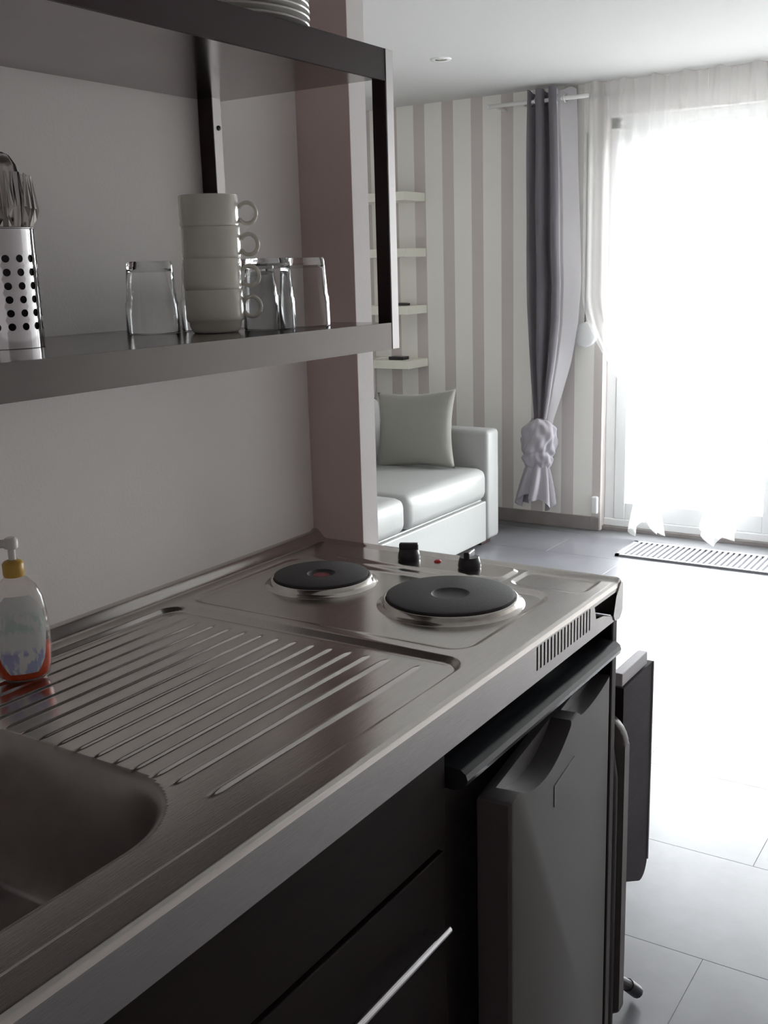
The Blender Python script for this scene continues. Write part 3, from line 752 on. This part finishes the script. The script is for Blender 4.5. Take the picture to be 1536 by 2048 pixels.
# ------------------------------------------------------------------ sofa
so = thing('sofa', 'white leatherette two seat sofa along the left wall', 'sofa', (0, 0, 0))
SXF = -1.25
def soft_box(lo, hi, bev, seg=4, puff=0.0, axis=2):
    bm = B(lo, hi, bev, seg)
    bmesh.ops.subdivide_edges(bm, edges=[e for e in bm.edges if e.calc_length() > 0.15], cuts=8, use_grid_fill=True)
    cx = [(a+b)/2 for a, b in zip(lo, hi)]; hx = [(b-a)/2 for a, b in zip(lo, hi)]
    for v in bm.verts:
        n = [(v.co[i]-cx[i])/hx[i] for i in range(3)]
        for i in range(3):
            o_ = [j for j in range(3) if j != i]
            w_ = max(0, 1-n[o_[0]]**2)*max(0, 1-n[o_[1]]**2)
            if i == axis or i == 0: v.co[i] += puff*w_*(1 if n[i] > 0 else -1)*abs(n[i])
    return bm
obj('base', B((-2.12, 1.57, 0.04), (SXF-0.03, 3.13, 0.245), 0.006), LEATHER, parent=so)
obj('front_panel', B((SXF-0.03, 1.575, 0.032), (SXF-0.004, 3.127, 0.238), 0.006), LEATHER, parent=so)
for a, b in ((1.574, 2.352), (2.358, 3.130)):
    obj('seat_cushion', soft_box((-1.98, a, 0.246), (SXF+0.004, b, 0.408), 0.045, 5, 0.012), LEATHER, parent=so, smooth=True)
    obj('back_cushion', soft_box((-2.06, a, 0.36), (-1.86, b, 0.74), 0.05, 5, 0.012), LEATHER, parent=so, smooth=True)
for a, b in ((3.135, 3.268), (1.435, 1.568)):
    obj('arm', B((-2.12, a, 0.03), (SXF, b, 0.592), 0.022, 4), LEATHER, parent=so, smooth=True, angle=50)
obj('backrest', B((-2.15, 1.44, 0.05), (-2.03, 3.26, 0.68), 0.025, 4), LEATHER, parent=so, smooth=True, angle=50)
for fx, fy in ((-1.33, 3.19), (-1.33, 1.51), (-2.05, 3.19), (-2.05, 1.51)):
    obj('foot', B((fx-0.04, fy-0.05, 0.0), (fx+0.04, fy+0.05, 0.035), 0.003), FOOT_WOOD, parent=so)
# scatter cushion leaning on the far arm
pw_, ph_ = 0.205, 0.186
cb = bmesh.new()
def pil(sgn):
    def f(u, v):
        a, b = u*2-1, v*2-1
        w_ = (max(0, 1-a*a)*max(0, 1-b*b))**0.42
        k = 1+0.06*(abs(a*b))**2-0.05*((1-a*a)*abs(b)**3+(1-b*b)*abs(a)**3)
        wr = 0.004*math.sin(14*a+5*b)*(abs(a)**4)+0.003*math.sin(20*b)*abs(a)**3
        return (a*pw_*k, sgn*(0.062*w_+wr*w_), b*ph_*k)
    return f
grid_surface(cb, pil(1), 34, 34); grid_surface(cb, pil(-1), 34, 34)
bmesh.ops.remove_doubles(cb, verts=cb.verts, dist=1e-4)
po_ = obj('scatter_cushion', cb, CUSHION, smooth=True, label='square sage grey scatter cushion leaning on the sofa arm', category='cushion')
po_.rotation_euler = (math.radians(-13), math.radians(-3.5), math.radians(7)); po_.location = (-1.592, 3.012, 0.598)

# ------------------------------------------------------------------ floating shelves on the striped wall
for k, (z, l) in enumerate(((1.795, 'highest cream floating shelf on the striped wall'), (1.500, 'second highest cream floating shelf on the striped wall'), (1.192, 'cream floating shelf with a small dark item, third from the top'), (0.895, 'lowest cream floating shelf on the striped wall, above the sofa'))):
    s_ = thing('floating_shelf', l, 'shelf', (-1.915, YF, z), 0, 'floating shelves in the corner')
    obj('board', B((-0.56, -0.215, -0.046), (0.0, -0.0005, 0.0), 0.002, 1), SHELF_WH, parent=s_)
    obj('wall_batten', B((-0.50, -0.03, -0.040), (-0.05, -0.0008, -0.006)), SHELF_WH, parent=s_)
it = thing('charger_box', 'small black charger box on the lowest floating shelf', 'charger', (-1.995, 3.56, 0.8955))
obj('case', B((-0.075, -0.035, 0), (0.02, 0.035, 0.018), 0.004), BLACK_PL, parent=it)
obj('cable', tube(bmesh.new(), [(-0.07, -0.03, 0.010), (-0.10, -0.05, 0.012), (-0.135, -0.082, 0.006), (-0.14, -0.088, -0.05), (-0.135, -0.090, -0.16), (-0.145, -0.090, -0.22)], 0.0022, 8), PUMP_WH, parent=it, smooth=True)
obj('plug', tube(bmesh.new(), [(-0.145, -0.090, -0.21), (-0.146, -0.090, -0.275)], 0.009, 10), BLACK_PL, parent=it, smooth=True, angle=40)
it2 = thing('remote_control', 'small dark remote lying on the third floating shelf', 'remote', (-1.985, 3.60, 1.1925))
obj('case', B((-0.06, -0.018, 0), (0.01, 0.018, 0.013), 0.003), BLACK_PL, parent=it2)
obj('button_pad', B((-0.05, -0.012, 0.013), (0.0, 0.012, 0.0145), 0.0005), FRIDGE, parent=it2)

# ------------------------------------------------------------------ curtains
rod = thing('curtain_rod', 'slim white rod carrying the plum curtain below the ceiling', 'curtain rod', (0, 0, 0))
RODY, RODZ = 3.60, 2.185
obj('pole', tube(bmesh.new(), [(-1.47, RODY, RODZ), (-0.93, RODY, RODZ)], 0.010, 14), ROD, parent=rod, smooth=True)
for fx in (-1.47,):
    obj('finial', lathe(bmesh.new(), [(0, -0.014), (0.010, -0.010), (0.014, 0), (0.010, 0.010), (0, 0.014)], 20, (fx, RODY, RODZ)), ROD, parent=rod, smooth=True)
for fx in (-1.42, -1.27):
    obj('bracket', tube(bmesh.new(), [(fx, RODY, RODZ-0.012), (fx, YF, RODZ-0.012)], 0.006, 10), ROD, parent=rod, smooth=True)

cur = thing('drape', 'plum grey eyelet curtain tied in a knot beside the window', 'curtain', (0, 0, 0))
L_EDGE = [(0.56, -1.205), (0.62, -1.206), (0.80, -1.222), (1.2, -1.240), (1.47, -1.247), (2.23, -1.245)]
R_EDGE = [(0.56, -1.105), (0.60, -1.098), (0.72, -1.062), (0.90, -1.020), (1.10, -0.985), (1.30, -0.972), (1.60, -0.985), (2.0, -1.000), (2.23, -1.012)]
def drape_fn(u, v):
    z = lerp(2.232, 0.575, v)
    xl, xr = interp(L_EDGE, z), interp(R_EDGE, z)
    g = smoothstep(0.56, 1.0, z)
    amp = lerp(0.012, 0.044, g)
    ph = u*2*math.pi*3.25+0.4
    w = smoothstep(0.60, 0.74, u)
    xx = lerp(xl, xr, u)+0.010*g*(1-w)*math.sin(2*ph)
    yy = RODY-amp*(1-w)*math.cos(ph)-0.02*(1-g)*math.sin(math.pi*u)+0.004*math.sin(9*z+7*u)
    # the window side of the cloth is turned back towards the glass
    yy += w*g*lerp(-0.035, 0.045, max(0, (u-0.6)/0.4))
    zz = z+(0.008*math.cos(ph) if v == 0 else 0)
    return (xx, yy, zz)
FLAP = 0.655
dbm = bmesh.new(); grid_surface(dbm, lambda u, v: drape_fn(u*FLAP, v), 90, 70)
obj('cloth', dbm, DRAPE, parent=cur, smooth=True)
dbm = bmesh.new(); grid_surface(dbm, lambda u, v: drape_fn(lerp(FLAP, 1, u), v), 40, 70)
obj('turned_edge', dbm, DRAPE_LIGHT, parent=cur, smooth=True, label='pale lilac grey turned edge')
for k in range(6):
    u = (k+0.5)/6.5; p = drape_fn(u, 0.03)
    e = obj('eyelet', tube(bmesh.new(), [(0, 0.021*math.cos(2*math.pi*i/20), 0.021*math.sin(2*math.pi*i/20)) for i in range(20)], 0.0035, 8, closed=True), CHROME, parent=cur, smooth=True)
    e.location = (p[0], RODY, RODZ); e.rotation_euler = (0, 0, random.uniform(-.4, .4))
def knot_bm(cx, cy, z0, z1, r, seed):
    rnd = random.Random(seed); ph = [rnd.uniform(0, 6.28) for _ in range(8)]
    bm = bmesh.new()
    def f(u, v):
        z = lerp(z1, z0, v); a = 2*math.pi*u
        rr = r*interp([(0, 0.62), (0.10, 0.95), (0.35, 1.06), (0.60, 0.98), (0.68, 0.80), (0.74, 0.90), (0.88, 0.80), (1, 0.45)], v)
        d = v*2.2+u*1.0
        rr *= 1+0.10*math.sin(3*a+9*v+ph[0])+0.06*math.sin(7*a-13*v+ph[1])+0.035*math.sin(15*a+8*v+ph[2])
        return (cx+rr*math.cos(a)+0.008*math.sin(7*v), cy+0.8*rr*math.sin(a), z+0.014*math.sin(2*a+ph[3])+0.006*math.sin(6*a+ph[4]))
    V = grid_surface(bm, f, 64, 36, closed_u=True)
    bm.faces.new(V[0]); bm.faces.new(V[-1][::-1])
    return bm
def tail_bm(cx, cy, z0, z1, r0, r1, seed, folds=7):
    rnd = random.Random(seed); ph = [rnd.uniform(0, 6.28) for _ in range(8)]
    bm = bmesh.new()
    def f(u, v):
        a = 2*math.pi*u; rr = lerp(r0, r1, v**0.7)
        rr *= 1+lerp(0.12, 0.30, v)*math.sin(folds*a+ph[0]+2*v)+0.12*v*math.sin(3*a+ph[1])
        z = lerp(z1, z0+0.035*math.sin(2*a+ph[2])+0.016*math.sin(5*a+ph[3]), v)
        return (cx+rr*math.cos(a)-0.01*v, cy+0.7*rr*math.sin(a), z)
    grid_surface(bm, f, 84, 18, closed_u=True)
    return bm
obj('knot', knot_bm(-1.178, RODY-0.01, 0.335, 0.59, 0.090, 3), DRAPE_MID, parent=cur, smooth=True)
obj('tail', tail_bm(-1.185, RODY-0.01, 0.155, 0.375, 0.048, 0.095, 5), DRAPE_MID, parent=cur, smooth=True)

# sheer voile panels, each gathered into a knot
SHY = 3.632
rod2 = thing('sheer_rod', 'slim white rod carrying the sheer curtains', 'curtain rod', (0, 0, 0))
obj('pole', tube(bmesh.new(), [(-0.98, 3.690, 2.19), (1.75, 3.690, 2.19)], 0.007, 12), ROD, parent=rod2, smooth=True)
for fx in (-0.93, 0.4, 1.72):
    obj('bracket', B((fx-0.008, 3.690, 2.17), (fx+0.008, YF, 2.21), 0.002), ROD, parent=rod2)
def sheer(x0, x1, xk, label):
    s_ = thing('sheer_curtain', label, 'curtain', (0, 0, 0), 0, 'knotted white sheers at the window')
    nf = max(3, round((x1-x0)/0.075))
    def f(u, v):
        z = lerp(2.246, 0.44, v)
        t = smoothstep(1.25, 0.42, z)
        x = lerp(lerp(x0, x1, u), xk+(u-0.5)*0.11, t)
        y = SHY+lerp(0.016, 0.028, t)*math.sin(2*math.pi*nf*u+1.5*t)+(0.006*math.sin(23*u) if v < 0.05 else 0)
        return (x, y, z+(0.010*math.sin(2*math.pi*nf*u*0.5) if v == 0 else 0))
    bm = bmesh.new(); grid_surface(bm, f, nf*12+1, 40)
    obj('cloth', bm, SHEER, parent=s_, smooth=True)
    obj('knot', knot_bm(xk, SHY-0.02, 0.29, 0.46, 0.062, int(x0*100)), SHEER, parent=s_, smooth=True)
    obj('tail', tail_bm(xk-0.035, SHY-0.035, 0.068, 0.31, 0.04, 0.075, int(x0*50), 6), SHEER, parent=s_, smooth=True)
sheer(-0.962, -0.36, -0.545, 'white sheer curtain knotted low, hanging beside the plum curtain')
sheer(-0.36, 0.20, -0.176, 'white sheer curtain knotted low, second along from the plum curtain')
sheer(0.20, 0.86, 0.56, 'white sheer curtain knotted low, third along from the plum curtain')
sheer(0.86, 1.70, 1.25, 'white sheer curtain knotted low, fourth along from the plum curtain')
# window-blind cord with its white winder
wd = thing('blind_winder', 'round white blind winder with a thin cord beside the plum curtain', 'blind winder', (-0.965, YF, 1.035))
dk = lathe(bmesh.new(), [(0, 0), (0.062, 0), (0.066, 0.010), (0.060, 0.030), (0.04, 0.040), (0, 0.042)], 40)
bmesh.ops.rotate(dk, verts=dk.verts, cent=(0, 0, 0), matrix=Matrix.Rotation(math.pi/2, 3, 'X'))
obj('winder_case', dk, PVC, parent=wd, smooth=True, angle=40)
obj('cord', tube(bmesh.new(), [(0.0, -0.016, 0.06), (0.0, -0.014, 0.5), (-0.002, -0.012, 0.99)], 0.003, 8), CHAIR_TUBE, parent=wd, smooth=True)

# ------------------------------------------------------------------ slatted door mat
mt = thing('door_mat', 'grey slatted mat on the floor in front of the balcony door', 'mat', (0, 0, 0))
MX0, MX1, MY0, MY1 = -0.618, 0.55, 3.25, 3.54
fm = bmesh.new()
for lo, hi in (((MX0, MY0, 0), (MX1, MY0+0.02, 0.010)), ((MX0, MY1-0.02, 0), (MX1, MY1, 0.010)), ((MX0, MY0, 0), (MX0+0.02, MY1, 0.010)), ((MX1-0.02, MY0, 0), (MX1, MY1, 0.010))): box(fm, lo, hi)
obj('mat_border', fm, MAT_RUBBER, parent=mt)
slat0 = None; n = 42
for k in range(n):
    x = lerp(MX0+0.03, MX1-0.03, k/(n-1))
    if slat0 is None: s_ = slat0 = obj('slat', B((-0.007, MY0+0.02, 0.0), (0.007, MY1-0.02, 0.010)), MAT_RUBBER, parent=mt)
    else: s_ = slat0.copy(); COL.objects.link(s_)
    s_.location.x = x

# ------------------------------------------------------------------ recessed ceiling spot
spt = thing('ceiling_spotlight', 'small white recessed ceiling spotlight, switched off', 'spotlight', (-1.215, 2.66, CEIL_Z))
obj('ring', lathe(bmesh.new(), [(0.026, -0.004), (0.042, -0.006), (0.046, -0.001), (0.046, 0.0)], 32, cap0=False, cap1=False), PVC, parent=spt, smooth=True)
obj('lamp_face', lathe(bmesh.new(), [(0, -0.002), (0.027, -0.003), (0.027, -0.001)], 32, cap0=False, cap1=False), CERAMIC, parent=spt, smooth=True)
